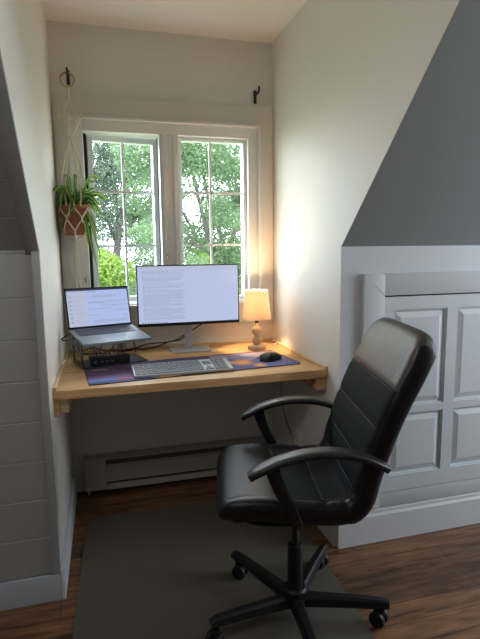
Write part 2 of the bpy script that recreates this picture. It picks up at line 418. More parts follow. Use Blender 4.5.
B(X0, 2.55, -.004, -.001, 1.034, 1.040).build('gap', DARKSLOT, dr)

# ------------------------------------------------------------------ baseboard heater
ht = empty('baseboard_heater', (0, -.001, 0), label='long white electric baseboard heater under the desk along the back wall', cat='heater')
prof = [(0, .02), (-.055, .02), (-.06, .03), (-.06, .165), (-.045, .186), (0, .190)]
MB().prism(prof, 0, .055, .16).build('end_cap', HEAT, ht, bevel=.002)
MB().prism(prof, 0, .96, 1.045).build('end_cap', HEAT, ht, bevel=.002)
MB().prism([(0, .02), (-.03, .02), (-.03, .17), (0, .17)], 0, .16, .96).build('core', mat('heater_fins', (.13, .125, .11), .6), ht)
MB().prism([(-.045, .172), (-.052, .180), (-.04, .190), (0, .192), (0, .178), (-.03, .172)], 0, .16, .96).build('top_lip', HEAT, ht)
MB().prism([(-.052, .064), (-.060, .064), (-.060, .140), (-.046, .150), (-.044, .147), (-.052, .137)], 0, .16, .96).build('front_cover', HEAT, ht)
MB().prism([(0, .02), (-.060, .02), (-.060, .046), (-.054, .05), (0, .03)], 0, .16, .96).build('bottom_lip', HEAT, ht)
B(.065, .08, -.05, 0, 0, .02).build('foot', HEAT, ht); B(1.0, 1.02, -.05, 0, 0, .02).build('foot', HEAT, ht)

# ------------------------------------------------------------------ desk
ZD = .73; YF = -.70
dk = empty('built_in_desk', (0, 0, 0), label='pale pine desk top built wall to wall under the window', cat='desk')
TD = .034
B(.001, W-.001, YF, -.001, ZD-TD, ZD).build('desktop', PINE, dk, bevel=.003)
B(.001, .013, YF+.002, -.013, ZD, ZD+.012).build('edge_strip', PINEL, dk, bevel=.0025)
B(W-.013, W-.001, YF+.002, -.013, ZD, ZD+.012).build('edge_strip', PINEL, dk, bevel=.0025)
B(.001, W-.001, -.013, -.001, ZD, ZD+.012).build('edge_strip', PINEL, dk, bevel=.0025)
B(.016, .050, YF+.03, -.05, ZD-.092, ZD-TD).build('wall_cleat', PINEL, dk, bevel=.003)
B(W-.046, W-.001, YF+.01, -.05, ZD-.090, ZD-TD).build('wall_cleat', PINE, dk, bevel=.003)
B(.001, .016, YF+.012, -.05, ZD-.10, ZD-TD).build('wall_cleat', PINE, dk, bevel=.002)
MB().prism([(W-.046, ZD-TD), (W-.100, ZD-TD), (W-.046, ZD-.075)], 1, YF+.04, YF+.07).build('brace', PINE, dk)

# ------------------------------------------------------------------ desk mat (printed)
def srgb(r, g, b):
    return tuple(((c/255)/12.92 if c/255 <= .04045 else ((c/255+.055)/1.055)**2.4) for c in (r, g, b))
def mat_color(u, v):
    # u along width, v from front to back
    base = [66+18*sin(u*7), 76+14*sin(u*5+1), 128]
    if v > .75: base = [50, 45, 92]
    n = sin(u*31+v*7)*sin(v*19+u*11)
    base = [c+10*n for c in base]
    if u < .33:
        k = min(1, (.33-u)/.1)
        pk = [98, 72, 108] if v > .35 else ([84, 118, 190] if v < .24 else [118, 92, 138])
        base = [base[i]*(1-k)+pk[i]*k for i in range(3)]
    if .12 < u < .40 and .10 < v < .2: base = [190, 60, 110]
    if v < .12: base = [52, 62, 130]
    if .62 < u < .9 and .55+.25*sin(u*30)*.4 < v < .93: base = [128, 132, 168]
    if .62 < u < .72 and .3 < v < .62+.2*sin(u*50): base = [88, 104, 160]
    if .88 < u and v > .6: base = [130, 120, 140]
    if .80 < u < .98 and v < .5: base = [66, 90, 165]
    if v > .93 and u > .5: base = [110, 50, 70]
    for (cu, cv, r, s) in ((.35, .13, .045, 1), (.47, .20, .04, 1), (.44, .38, .025, .5), (.74, .38, .035, 1), (.80, .14, .022, .9), (.63, .12, .018, .6), (.68, .42, .02, .5)):
        dd = math.hypot((u-cu), (v-cv)*.33)/r
        if dd < 1.9:
            k = min(1, 1.3*s*max(0, 1-dd/1.9)**.6); base = [base[0]*(1-k)+250*k, base[1]*(1-k)+160*k, base[2]*(1-k)+90*k]
    if u < .004 or u > .996 or v < .012 or v > .988: base = [20, 20, 40]
    return srgb(*[max(0, min(255, c)) for c in base])
def desk_mat():
    o = empty('desk_mat', (.124, -.662, ZD+.0002), radians(5.7), label='large blue and purple printed desk mat under keyboard and mouse', cat='desk mat')
    NX, NY, LX, LY, t = 150, 50, .890, .318, .0035
    V = []; cols_ = []; F = []
    def rc(u, v):   # rounded corners
        x, y, r = u*LX, v*LY, .012
        cx_ = min(max(x, r), LX-r); cy_ = min(max(y, r), LY-r); dx, dy = x-cx_, y-cy_
        if dx and dy:
            s = max(abs(dx), abs(dy))/math.hypot(dx, dy); x, y = cx_+dx*s, cy_+dy*s
        return x, y
    for j in range(NY+1):
        for i in range(NX+1):
            u, v = i/NX, j/NY; x, y = rc(u, v); V.append((x, y, t)); cols_.append(mat_color(u, v))
    for j in range(NY):
        for i in range(NX):
            a = j*(NX+1)+i; F.append((a, a+1, a+NX+2, a+NX+1))
    ring = [i for i in range(NX+1)]+[(j+1)*(NX+1)-1 for j in range(1, NY+1)]+[NY*(NX+1)+i for i in range(NX-1, -1, -1)]+[j*(NX+1) for j in range(NY-1, 0, -1)]
    k = len(V)
    for r in ring: V.append((V[r][0], V[r][1], 0)); cols_.append(srgb(18, 18, 36))
    n = len(ring)
    for i in range(n): F.append((ring[i], ring[(i+1) % n], k+(i+1) % n, k+i))
    F.append(tuple(range(k+n-1, k-1, -1)))
    pm = mesh('printed_cloth', V, F, DMAT, o)
    at = pm.data.color_attributes.new('print', 'FLOAT_COLOR', 'POINT')
    for i, c in enumerate(cols_): at.data[i].color = (*c, 1)
    # small unreadable pale lettering at the left rear
    m = MB(); x = .026; random.seed(3)
    while x < .092:
        wd = random.choice((.004, .006, .007)); hgt = random.choice((.011, .013, .014))
        m.box(x, x+wd, .222, .222+hgt, t, t+.0003); x += wd+.002
    m.build('lettering', WHITEPL, o)
desk_mat()

# ------------------------------------------------------------------ keyboard
def keyboard():
    tilt = math.atan2(.017, .125)
    o = empty('keyboard', (.2925, -.6215, ZD+.0045), radians(1.7), label='full-size silver keyboard with grey keys on the desk mat', cat='keyboard')
    R = Matrix.Rotation(tilt, 4, 'X')
    LX, LY = .402, .128
    b = MB().box(0, LX, 0, LY, 0, .010, 0, R); b.build('case', KEYB, o, bevel=.002)
    B(.02, .06, .112, .122, -.0005, .014).build('foot', BLKPL, o); B(LX-.06, LX-.02, .112, .122, -.0005, .014).build('foot', BLKPL, o)
    km = {}
    def key(x, y, wx, wy):
        kk = (round(wx, 4), round(wy, 4))
        if kk not in km:
            q = MB(); q.add([(0, 0, 0), (wx, 0, 0), (wx, wy, 0), (0, wy, 0), (.001, .001, .003), (wx-.001, .001, .003), (wx-.001, wy-.001, .003), (.001, wy-.001, .003)],
                            [(0, 3, 2, 1), (4, 5, 6, 7), (0, 1, 5, 4), (1, 2, 6, 5), (2, 3, 7, 6), (3, 0, 4, 7)])
            k = q.build('key', KEYG, o); km[kk] = k
        else:
            k = km[kk].copy(); COL.objects.link(k)
        k.parent = o; k.rotation_euler = (tilt, 0, 0); k.location = R @ Vector((x, y, .0102))
    p = .0192; x00 = .006; rows_ = [.006, .0252, .0444, .0636, .0828]
    g = .0020
    def row(y, widths, x=x00, hgt=.0170):
        for wd in widths:
            if wd > 0: key(x, y, wd*p-g, hgt)
            x += abs(wd)*p
    s = .98
    row(rows_[0], [1.25, 1.25, 1.25, 5.9, 1.2, 1.2, 1.2, 1.2])
    row(rows_[1], [2.2]+[1]*10+[2.25])
    row(rows_[2], [1.7]+[1]*11+[1.75])
    row(rows_[3], [1.45]+[1]*12+[1])
    row(rows_[4], [1]*13+[1.45])
    row(.1030, [1.1]*13, hgt=.014)
    xn = x00+14.75*p
    for y in rows_[3:5]: row(y, [.9]*2, xn)
    row(rows_[0], [.9]*2, xn); row(rows_[1], [-.45, .9], xn)
    xk = xn+2.05*p
    for y in rows_: row(y, [1, 1, 1], xk)
    row(.1030, [1, 1, 1], xk, .014)
keyboard()

# ------------------------------------------------------------------ mouse
def mouse():
    o = empty('computer_mouse', (.905, -.468, ZD+.004), radians(-62), label='black computer mouse on the right end of the desk mat', cat='mouse')
    def fn(x, y, t):
        z = max(0, t); hump = 1-.45*((y/.055-(-.25))**2)*.6
        return Vector((x*(1-.12*(y/.055)), y, z*hump+(0 if t > 0 else 0)))
    V, FF, FB = pad_grid(.034, .056, .036, 2.6, 22, 2.4, 0.0, (), fn)
    b = mesh('body', V, [f[0] for f in FF]+[f[0] for f in FB], BLKPL, o, smooth=True); weld(b)
    M = Matrix.Translation((0, .028, .0225)) @ Matrix.Rotation(pi/2, 4, 'Y')
    MB().lathe([(.0001, -.004), (.008, -.004), (.008, .004), (.0001, .004)], 20, 0, M).build('scroll_wheel', DARKSLOT, o, smooth=True, autosm=40)
mouse()

# ------------------------------------------------------------------ monitor
def monitor():
    x0, x1, z0, z1, y = .343, .848, .862, 1.158, -.140
    o = empty('monitor', (.59, -.11, ZD), 0, label='wide thin-bezel monitor showing a white document, on a silver stand', cat='monitor')
    o.rotation_euler = (0, 0, 0)
    def sh(q): return q
    T = Matrix.Translation((-.59, .11, -ZD)) @ Matrix.Translation((.594, y, 1.0)) @ Matrix.Rotation(radians(-1.5), 4, 'X') @ Matrix.Translation((-.594, -y, -1.0))
    MB().box(x0, x1, y, y+.016, z0, z1, 0, T).box(.45, .74, y+.016, y+.035, .90, 1.10, 0, T).build('housing', BLKPL, o, bevel=.002)
    sx0_, sx1_, sz0_, sz1_ = x0+.006, x1-.006, z0+.015, z1-.006
    m = MB(); yy = y-.0006
    m.box(sx0_, sx1_, yy, y+.001, sz0_, sz1_, 0, T)
    def strip(a, b, c, d_, k): m.box(a, b, yy-.0004, yy, c, d_, k, T)
    def U(u): return sx0_+(sx1_-sx0_)*u
    def Vv(v): return sz0_+(sz1_-sz0_)*v
    strip(U(0), U(1), Vv(.965), Vv(1), 2); strip(U(.06), U(.93), Vv(.935), Vv(.95), 2)
    random.seed(11)
    v = .915
    while v > .06:
        wdt = random.choice((.42, .44, .43, .45, .30, .42)); x = .045
        if random.random() < .16: v -= .012
        while x < wdt:
            ln = random.uniform(.012, .05); strip(U(x), U(min(x+ln, wdt+.01)), Vv(v), Vv(v)+.0022, 1); x += ln+.006
        v -= .0175
    for v in (.66, .38, .30, .10): strip(U(.30), U(.455), Vv(v), Vv(v+.018), 2)
    strip(U(.455), U(.457), Vv(.03), Vv(.93), 2)
    for k in range(9): strip(U(.03+.028*k), U(.042+.028*k), Vv(.008), Vv(.024), 3)
    strip(U(.90), U(.985), Vv(.008), Vv(.02), 1)
    m.build('screen', [SCREEN, TEXTG, TEXTL, TEXTD], o)
    # stand
    Q = Matrix.Translation((-.59, .11, -ZD))
    MB().box(.574, .612, -.100, -.085, ZD+.008, .98, 0, Q).build('stand_neck', SILVER, o, bevel=.004)
    MB().box(.560, .634, -.124, -.098, .95, 1.03, 0, Q).build('mount', BLKPL, o, bevel=.003)
    V_ = [(.500, -.190), (.690, -.190), (.700, -.052), (.492, -.052)]
    MB().prism([(a, b) for a, b in V_], 2, ZD+.0005, ZD+.009, 0, Q).build('stand_base', SILVER, o, bevel=.002)
monitor()

# ------------------------------------------------------------------ laptop and stand
LYAW = math.atan2(.085, .276)
def laptop():
    o = empty('laptop', (.035, -.247, .8775), LYAW, label='open silver laptop raised on a dark metal stand', cat='laptop')
    u = .292; dpt = .236; tl = math.atan2(.030, .232)
    R = Matrix.Rotation(tl, 4, 'X')    # base runs toward -y and falls
    MB().box(0, u, -dpt, 0, -.006, .006, 0, R).build('base', LAPAL, o, bevel=.002)
    k = MB(); random.seed(5)
    for r in range(6):
        for c in range(15):
            if r == 5 and 4 <= c <= 8:
                if c == 4: k.box(.022+4*.0165, .022+9*.0165-.002, -.018-(r+1)*.0165, -.0195-r*.0165, .006, .0072, 0, R)
                continue
            k.box(.022+c*.0165, .022+(c+1)*.0165-.002, -.018-(r+1)*.0165+.001, -.018-r*.0165, .006, .0072, 0, R)
    k.box(.018, .272, -.121, -.013, .0058, .0063, 1, R)
    k.build('keyboard', [KEYDK, BLKPL], o)
    MB().box(.095, .195, -.215, -.135, .0060, .0064, 0, R).build('touchpad', mat('touchpad_grey', (.35, .38, .42), .3, metal=.4), o)
    MB().box(u-.040, u-.026, -.226, -.214, .0060, .0065, 0, R).box(u-.022, u-.012, -.224, -.216, .0060, .0065, 0, R).build('sticker', mat('blue_sticker', (.05, .22, .60), .4), o)
    # lid: leans back
    ln = math.hypot(.185, .046); la = -math.atan2(.045, .18)
    T = Matrix.Rotation(la, 4, 'X')
    MB().box(0, u, -.001, .006, .004, ln, 0, T).build('lid', BLKPL, o, bevel=.0015)
    m = MB(); yy = -.0012; a0, a1, b0, b1 = .006, u-.006, .014, ln-.006
    m.box(a0, a1, yy, 0, b0, b1, 0, T)
    def st(p, q, r, s_, kk): m.box(a0+(a1-a0)*p, a0+(a1-a0)*q, yy-.0004, yy, b0+(b1-b0)*r, b0+(b1-b0)*s_, kk, T)
    st(0, 1, .95, 1, 3); st(0, .31, 0, .95, 2); st(.33, .47, .90, .925, 1)
    for v, p, q in ((.80, .42, .88), (.76, .42, .80), (.63, .33, .97), (.60, .33, .60), (.52, .55, .98), (.44, .33, .70), (.38, .75, .97), (.27, .33, .50), (.23, .90, .97), (.12, .40, .97), (.08, .40, .95)):
        x = p
        while x < q:
            l2 = random.uniform(.02, .07); st(x, min(q, x+l2), v, v+.018, 1); x += l2+.008
    for v in (.78, .66, .55, .44, .33, .22, .11):
        st(.04, .065, v, v+.03, 4); st(.10, .10+random.uniform(.08, .18), v+.01, v+.025, 1)
    m.build('screen', [SCREEN2, TEXTG, TEXTL, BARD, TEXTD], o)
    MB().box(.02, u-.02, -.002, .008, -.004, .012).build('hinge', BLKPL, o, bevel=.002)
laptop()
def stand():
    o = empty('laptop_stand', (.038, -.246, ZD), LYAW, label='dark metal laptop stand with a cut-out side plate, under the laptop', cat='laptop stand')
    tl = math.atan2(.030, .232); R = Matrix.Translation((0, 0, .8775-ZD)) @ Matrix.Rotation(tl, 4, 'X')
    MB().box(.006, .280, -.205, -.012, -.0105, -.0065, 0, R).box(.02, .045, -.232, -.205, -.0105, -.0065, 0, R).box(.235, .262, -.232, -.205, -.0105, -.0065, 0, R).build('top_plate', STANDM, o, bevel=.0015)
    Mz = Matrix.Identity(4)
    m = MB().box(.006, .30, -.165, .0, .0045, .0085)
    m.build('base_plate', STANDM, o, bevel=.0015)
    zt = .135
    s = MB().box(.006, .010, -.165, -.140, .0085, zt-.019).box(.006, .010, -.035, -.010, .0085, zt).box(.006, .010, -.140, -.035, .0085, .030).box(.006, .010, -.140, -.035, zt-.045, zt-.017)
    s.build('side_plate', STANDM, o, bevel=.0012)
    for q in ((.02, .04, -.15, -.13, .0039, .0045), (.26, .28, -.15, -.13, .0039, .0045), (.02, .04, -.03, -.01, .0002, .0045), (.26, .28, -.03, -.01, .0002, .0045)): B(*q).build('rubber_foot', BLKPL, o)
stand()
def dock():
    o = empty('docking_station', (.205, -.345, ZD+.0087), radians(12), label='black docking station box on the base plate of the laptop stand', cat='dock')
    MB().box(-.084, .084, -.022, .040, .0, .036).build('case', BLKPL, o, bevel=.004)
    m = MB().box(-.072, -.060, -.0232, -.022, .010, .024)
    for k in range(3): m.box(-.045+.022*k, -.032+.022*k, -.0226, -.022, .014, .021)
    m.build('port', mat('port_grey', (.07, .08, .10), .4), o)
dock()
def cup():
    o = empty('drinking_glass', (.262, -.118, ZD+.0005), 0, label='small pale drinking glass standing behind the black docking station', cat='glass')
    MB().lathe([(.0001, 0), (.019, 0), (.020, .004), (.024, .085), (.0225, .085), (.0185, .006), (.0001, .006)], 28).build('bowl', CUP, o, smooth=True, autosm=40)
cup()

# cables on the desk
def cable(name, pts, r, label, m=None, cat='cable', grp=None, n=8):
    o = MB().tube(spline(pts, n), r, 8).build(name, m or CABLE, None, smooth=True, autosm=60)
    return tag(o, label, cat, grp)
zc = ZD+.0055
cable('power_cable', [(.612, -.075, .885), (.618, -.060, .86), (.60, -.055, .815), (.56, -.050, .775), (.50, -.045, .765), (.44, -.045, .745), (.37, -.05, zc), (.33, -.05, zc+.006), (.30, -.06, zc), (.22, -.045, zc)], .0035, 'thick black cable hanging behind the monitor stand and trailing left over the desk')
cable('power_cable', [(.682, -.10, .89), (.675, -.09, .865), (.640, -.075, .838), (.585, -.05, .80), (.52, -.03, .765), (.44, -.03, .760), (.38, -.03, .755), (.31, -.028, zc), (.20, -.03, zc)], .003, 'thinner black cable looping from behind the monitor to the wall side')
cable('laptop_cable', [(.050, -.268, .8665), (.030, -.275, .863), (.010, -.278, .852), (.007, -.27, .842), (.030, -.235, .836), (.06, -.20, .83), (.10, -.14, .80), (.15, -.08, .76), (.20, -.05, zc)], .003, 'black charging cable curving out of the left side of the laptop')
cable('dock_cable', [(.150, -.292, .755), (.148, -.25, .775), (.125, -.20, .80), (.085, -.17, .82), (.06, -.13, .79), (.08, -.08, zc)], .0028, 'black cable rising left from behind the dock to the stand')
cable('dock_cable', [(.200, -.285, .755), (.205, -.25, .77), (.235, -.21, .80), (.285, -.18, .832), (.318, -.13, .80), (.33, -.09, zc)], .0028, 'black cable arching right behind the dock')
cable('dock_cable', [(.175, -.288, .755), (.172, -.23, .77), (.120, -.19, .782), (.075, -.13, .755), (.10, -.09, zc), (.19, -.075, zc)], .0028, 'black cable coiled low behind the dock')
cable('dock_cable', [(.222, -.284, .755), (.222, -.23, .79), (.195, -.16, .835), (.17, -.12, .78), (.16, -.085, zc), (.21, -.09, zc)], .0025, 'thin black cable looping high under the laptop')

# ------------------------------------------------------------------ table lamp
def lamp():
    lx, ly = .920, -.205
    o = empty('table_lamp', (lx, ly, ZD), 0, label='small lit table lamp with wooden ball stem and cream shade', cat='lamp')
    MB().lathe([(.0001, .0005), (.044, .0005), (.0455, .003), (.0455, .018), (.043, .0215), (.0001, .0215)], 40).build('base', TURNED, o, smooth=True, autosm=40)
    pr = [(.0001, .0215)]
    def ball(c, r, a0=.15, a1=.15, n=12):
        for i in range(n+1):
            t = a0*pi+(1-a0-a1)*pi*i/n; pr.append((r*sin(t), c-r*cos(t)))
    pr += [(.012, .0215)]
    ball(.046, .0235); pr.append((.011, .069)); ball(.094, .0250); pr += [(.010, .118), (.010, .135), (.0001, .135)]
    MB().lathe(pr, 32).build('stem', TURNED, o, smooth=True, autosm=60)
    sh = MB(); z0, z1, r0, r1 = .156, .298, .0715, .0560
    sh.lathe([(r0, z0), (r1, z1), (r1-.0012, z1), (r0-.0012, z0)], 64)
    n = 64
    sh.f = sh.f[:3*n]; sh.m = sh.m[:3*n]
    sh.f += [(3*n+k, 3*n+(k+1) % n, (k+1) % n, k) for k in range(n)]; sh.m += [0]*n
    s = sh.build('lamp_shade', SHADE, o, smooth=True, autosm=40)
    MB().tube([((r0+.0006)*cos(radians(242)), (r0+.0006)*sin(radians(242)), z0+.12), ((r1+.004)*cos(radians(242)), (r1+.004)*sin(radians(242)), z1-.002)], .0006, 6).build('seam', CORD, s)
    rg = MB()
    for a in (0, 120, 240):
        rg.tube([(0.012*cos(radians(a)), .012*sin(radians(a)), .262), ((r1-.001)*cos(radians(a)), (r1-.001)*sin(radians(a)), .295)], .0012, 6)
    rg.lathe([(.0115, .259), (.0135, .259), (.0135, .265), (.0115, .265)], 20).build('shade_ring', BLKMET, o, smooth=True, autosm=40)
    MB().tube([(0, 0, .135), (0, 0, .182)], .009, 16).build('socket', BLKMET, o, smooth=True, autosm=40)
    MB().sphere((0, 0, .205), .021, 12, 0, (1, 1, 1.25)).build('bulb', BULB, o, smooth=True)
    l = bpy.data.lights.new('lamp_glow', 'POINT'); l.energy = LAMP_POWER; l.color = (1.0, .64, .33); l.shadow_soft_size = .02
    lo = bpy.data.objects.new('lamp_glow', l); COL.objects.link(lo); lo.parent = o; lo.location = (0, 0, .256)
    MB().tube(spline([(.040, .005, .005), (.075, .03, .004), (.115, .06, .004), (.140, .10, .008)], 8), .002, 8).build('cord', WHITEPL, o, smooth=True)
lamp()
cable('lamp_cord', [(W-.006, -.148, .69), (W-.006, -.150, .60), (W-.005, -.147, .50), (W-.006, -.17, .42), (W-.006, -.22, .36), (W-.007, -.30, .30)], .0022, 'thin dark cord hanging on the right wall below the desk', cat='cord')
def outlet():
    o = empty('wall_outlet', (W-.0005, -.345, .30), 0, label='cream electrical outlet plate low on the right alcove wall', cat='outlet')
    MB().box(-.006, 0, -.062, .035, -.056, .056).build('cover_plate', WHITEPL, o, bevel=.002)
    MB().box(-.0085, -.006, -.030, .003, .008, .040).box(-.0085, -.006, -.030, .003, -.040, -.008).build('socket', WHITEPL, o, bevel=.001)
outlet()

# ------------------------------------------------------------------ hooks, macrame, plant
def hook(x, z, label):
    o = empty('wall_hook', (x, 0, z), 0, label=label, cat='hook', group='black iron hooks high on the back wall')
    B(-.007, .007, -.006, -.0005, -.030, .035).build('back_plate', IRON, o, bevel=.001)
    return o
h1 = hook(.081, 2.018, 'black iron wall hook holding the plant hanger, left above the window')
MB().tube(spline([(0, -.004, .012), (0, -.03, .010), (0, -.065, -.006), (0, -.085, -.002), (0, -.092, .018)], 6), .0042, 8).build('hook_arm', IRON, h1, smooth=True)
h2 = hook(.982, 1.993, 'bare black iron wall hook right above the window')
h2.rotation_euler = (0, 0, 0)
MB().tube(spline([(0, -.004, .010), (0, -.02, .010), (0, -.052, .010), (0, -.068, .016), (0, -.070, .036)], 6), .0055, 8).build('hook_arm', IRON, h2, smooth=True)

PX, PY = .080, -.088
def hanger():
    o = empty('macrame_hanger', (PX, PY, 1.98), 0, label='cream macrame plant hanger on a wooden ring, hung from the left hook', cat='plant hanger')
    M = Matrix.Translation((-PX, -PY, -1.98))
    ring = [(PX+.030*cos(t), -.080+.006*sin(t), 1.988+.030*sin(t)) for t in [2*pi*i/36 for i in range(37)]]
    MB().tube(ring, .0048, 10, 0, M, cap=False).build('ring', RINGW, o, smooth=True)
    c = MB()
    def rope(pts, r=.0023, n=8): c.tube(spline(pts, n), r*1.5, 6, 0, M)
    rope([(PX, -.080, 1.96), (PX+.001, -.083, 1.94), (PX+.001, -.086, 1.905)], .0045)
    c.sphere(M @ Vector((PX+.001, -.086, 1.903)), .006, 6)
    zt, zb = 1.845, 1.80
    # diamond and two cross cords
    for sx in (-1, 1):
        rope([(PX, PY, 1.902), (PX+sx*.020, PY, 1.86), (PX+sx*.032, PY-.006, 1.815)])
        rope([(PX+sx*.018, PY, 1.86), (PX+sx*.022, PY+.004, 1.80), (PX+sx*.008, PY, 1.745), (PX+sx*.004, PY, 1.735)])
        rope([(PX+sx*.052, PY, 1.838), (PX+sx*.036, PY, 1.80), (PX+sx*.016, PY, 1.76), (PX+sx*.002, PY, 1.735)], .0028)
        rope([(PX+sx*.050, PY, 1.848), (PX+sx*.044, PY, 1.835), (PX+sx*.052, PY-.002, 1.822)], .004)
        rope([(PX+sx*.002, PY, 1.738), (PX+sx*.014, PY-.01, 1.68), (PX+sx*.026, PY-.03, 1.58), (PX+sx*.034, PY-.045, 1.48), (PX+sx*.030, PY-.064, 1.43)], .0026)
        rope([(PX+sx*.003, PY, 1.738), (PX+sx*.022, PY+.004, 1.68), (PX+sx*.048, PY+.008, 1.56), (PX+sx*.064, PY+.01, 1.46), (PX+sx*.066, PY+.014, 1.42)], .0026)
    rope([(PX-.035, PY, 1.858), (PX, PY, 1.860), (PX+.035, PY, 1.858)], .0018)
    rope([(PX-.040, PY, 1.822), (PX, PY, 1.820), (PX+.040, PY, 1.822)], .0018)
    c.sphere(M @ Vector((PX, PY, 1.738)), .007, 6)
    # diamonds round the pot, then gathered under it
    K = 6; ax = [radians(-90+360/K*i) for i in range(K)]
    def pr(a, r, z): return (PX+r*cos(a), PY+r*sin(a), z)
    for i in range(K):
        a = ax[i]; b = a+pi/K; c_ = a-pi/K
        rope([pr(a, .070, 1.425), pr((a+b)/2, .0685, 1.400), pr(b, .066, 1.375), pr((a+b)/2, .0605, 1.345), pr(a, .052, 1.316), pr(a, .040, 1.298), pr(a, .008, 1.285)], .0024)
        rope([pr(a, .070, 1.425), pr((a+c_)/2, .0685, 1.400), pr(c_, .066, 1.375), pr((a+c_)/2, .0605, 1.345), pr(a, .052, 1.316), pr(a, .040, 1.298), pr(a, .008, 1.285)], .0024)
    for t in (0, 1, 2, 3):
        a = ax[0]+t*pi/2
        rope([pr(a, .070, 1.43), pr(a+.1, .071, 1.435)], .003)
    c.build('cords', CORD, o, smooth=True)
    t = MB()
    t.sphere(M @ Vector((PX, PY, 1.283)), .009, 6)
    random.seed(4)
    for i in range(12):
        a = 2*pi*i/12; r = .006+random.random()*.004
        t.tube(spline([(PX+.003*cos(a), PY+.003*sin(a), 1.283), (PX+r*.9*cos(a), PY+r*.9*sin(a), 1.20), (PX+.004+r*cos(a), PY+r*sin(a), 1.07-random.random()*.03)], 6), .0021, 5, 0, M)
    t.build('tassel', CORD, o, smooth=True)
hanger()
def plant():
    o = empty('potted_spider_plant', (PX-.002, PY, 1.302), 0, label='spider plant in a terracotta pot hanging beside the window', cat='plant')
    MB().lathe([(.0001, 0), (.046, 0), (.049, .003), (.0635, .112), (.0655, .113), (.0665, .135), (.061, .135), (.058, .110), (.0001, .108)], 40).build('pot', TERRA, o, smooth=True, autosm=35)
    MB().lathe([(.0001, .118), (.058, .116), (.058, .109), (.0001, .109)], 24).build('soil', SOIL, o)
    random.seed(21); m = MB()
    def blade(a, L, rise, droop, wid, twist=0, r0=.012, z0=.116, roll=None):
        roll = random.uniform(.5, 1.3)*random.choice((-1, 1)) if roll is None else roll
        pts = []; n = 14; d_ = Vector((cos(a), sin(a), 0))
        for i in range(n+1):
            t = i/n
            pts.append(Vector((0, 0, z0))+d_*(r0+L*t)+Vector((0, 0, rise*sin(min(1, t*1.15)*pi*.62)-droop*t**2.2))+Vector((-sin(a), cos(a), 0))*twist*t*t)
        V = []; F = []; mi = []
        for i, p in enumerate(pts):
            t = i/n; wd = wid*(.55+.9*t)*(1-t**4)**.8*.5+.0003
            T = (pts[min(n, i+1)]-pts[max(0, i-1)]).normalized()
            s0 = Vector((-sin(a), cos(a), 0)); n0 = s0.cross(T); sdir = s0*cos(roll)+n0*sin(roll); nn = sdir.cross(T)
            V += [p-sdir*wd+nn*wd*.35, p-sdir*wd*.35, p+sdir*wd*.35, p+sdir*wd+nn*wd*.35]
        for i in range(n):
            for k in range(3):
                F.append((i*4+k, i*4+k+1, i*4+k+5, i*4+k+4)); mi.append(1 if k == 1 else 0)
        kk = len(m.v); m.v += V; m.f += [tuple(j+kk for j in f) for f in F]; m.m += mi
    for i in range(38):
        a = random.uniform(0, 2*pi)
        L = random.uniform(.08, .16)
        if sin(a) > .1: L = min(L, .070/sin(a)-.012)
        if cos(a) < -.1: L = min(L, .068/-cos(a)-.012)
        rise = random.uniform(.06, .13); blade(a, L, rise, random.uniform(.02, .12), random.uniform(.018, .026), random.uniform(-.02, .02))
    for a, L, rs_, dp, wd in ((-.35, .13, .16, .02, .014), (-.1, .09, .12, -.02, .014), (-2.2, .05, .15, 0, .013), (-1.2, .06, .15, .0, .014), (-1.7, .05, .13, -.02, .013), (-.8, .12, .07, .03, .015), (-2.9, .055, .09, .12, .013), (-2.6, .062, .07, .20, .013)):
        blade(a, L, rs_, dp, wd)
    # long hanging leaves on the right
    for a, L, rs_, dp, wd in ((-.65, .085, .05, .28, .014), (-.35, .105, .04, .27, .013), (-.9, .085, .03, .20, .014), (-.15, .10, .05, .19, .013), (-.5, .10, .02, .34, .012)):
        blade(a, L, rs_, dp, wd)
    lv = m.build('leaves', [LEAFD, LEAFP], o, smooth=True)
plant()

# ------------------------------------------------------------------ floor mat
def floor_mat():
    x0, x1, y0, y1, r = 0, .935, -1.23, 0, .045
    P = []
    for cx_, cy_, a0 in ((x1-r, y1-r, 0), (x0+r, y1-r, 90), (x0+r, y0+r, 180), (x1-r, y0+r, 270)):
        for k in range(9):
            a = radians(a0+k*90/8); P.append((cx_+r*cos(a), cy_+r*sin(a)))
    o = MB().prism(P, 2, .0004, .0035).build('chair_mat', MATPL, None)
    o.location = (.070, -.278, 0); o.rotation_euler = (0, 0, radians(-1.8))
    tag(o, 'grey green plastic chair mat lying on the plank floor under the office chair', 'chair mat')
floor_mat()

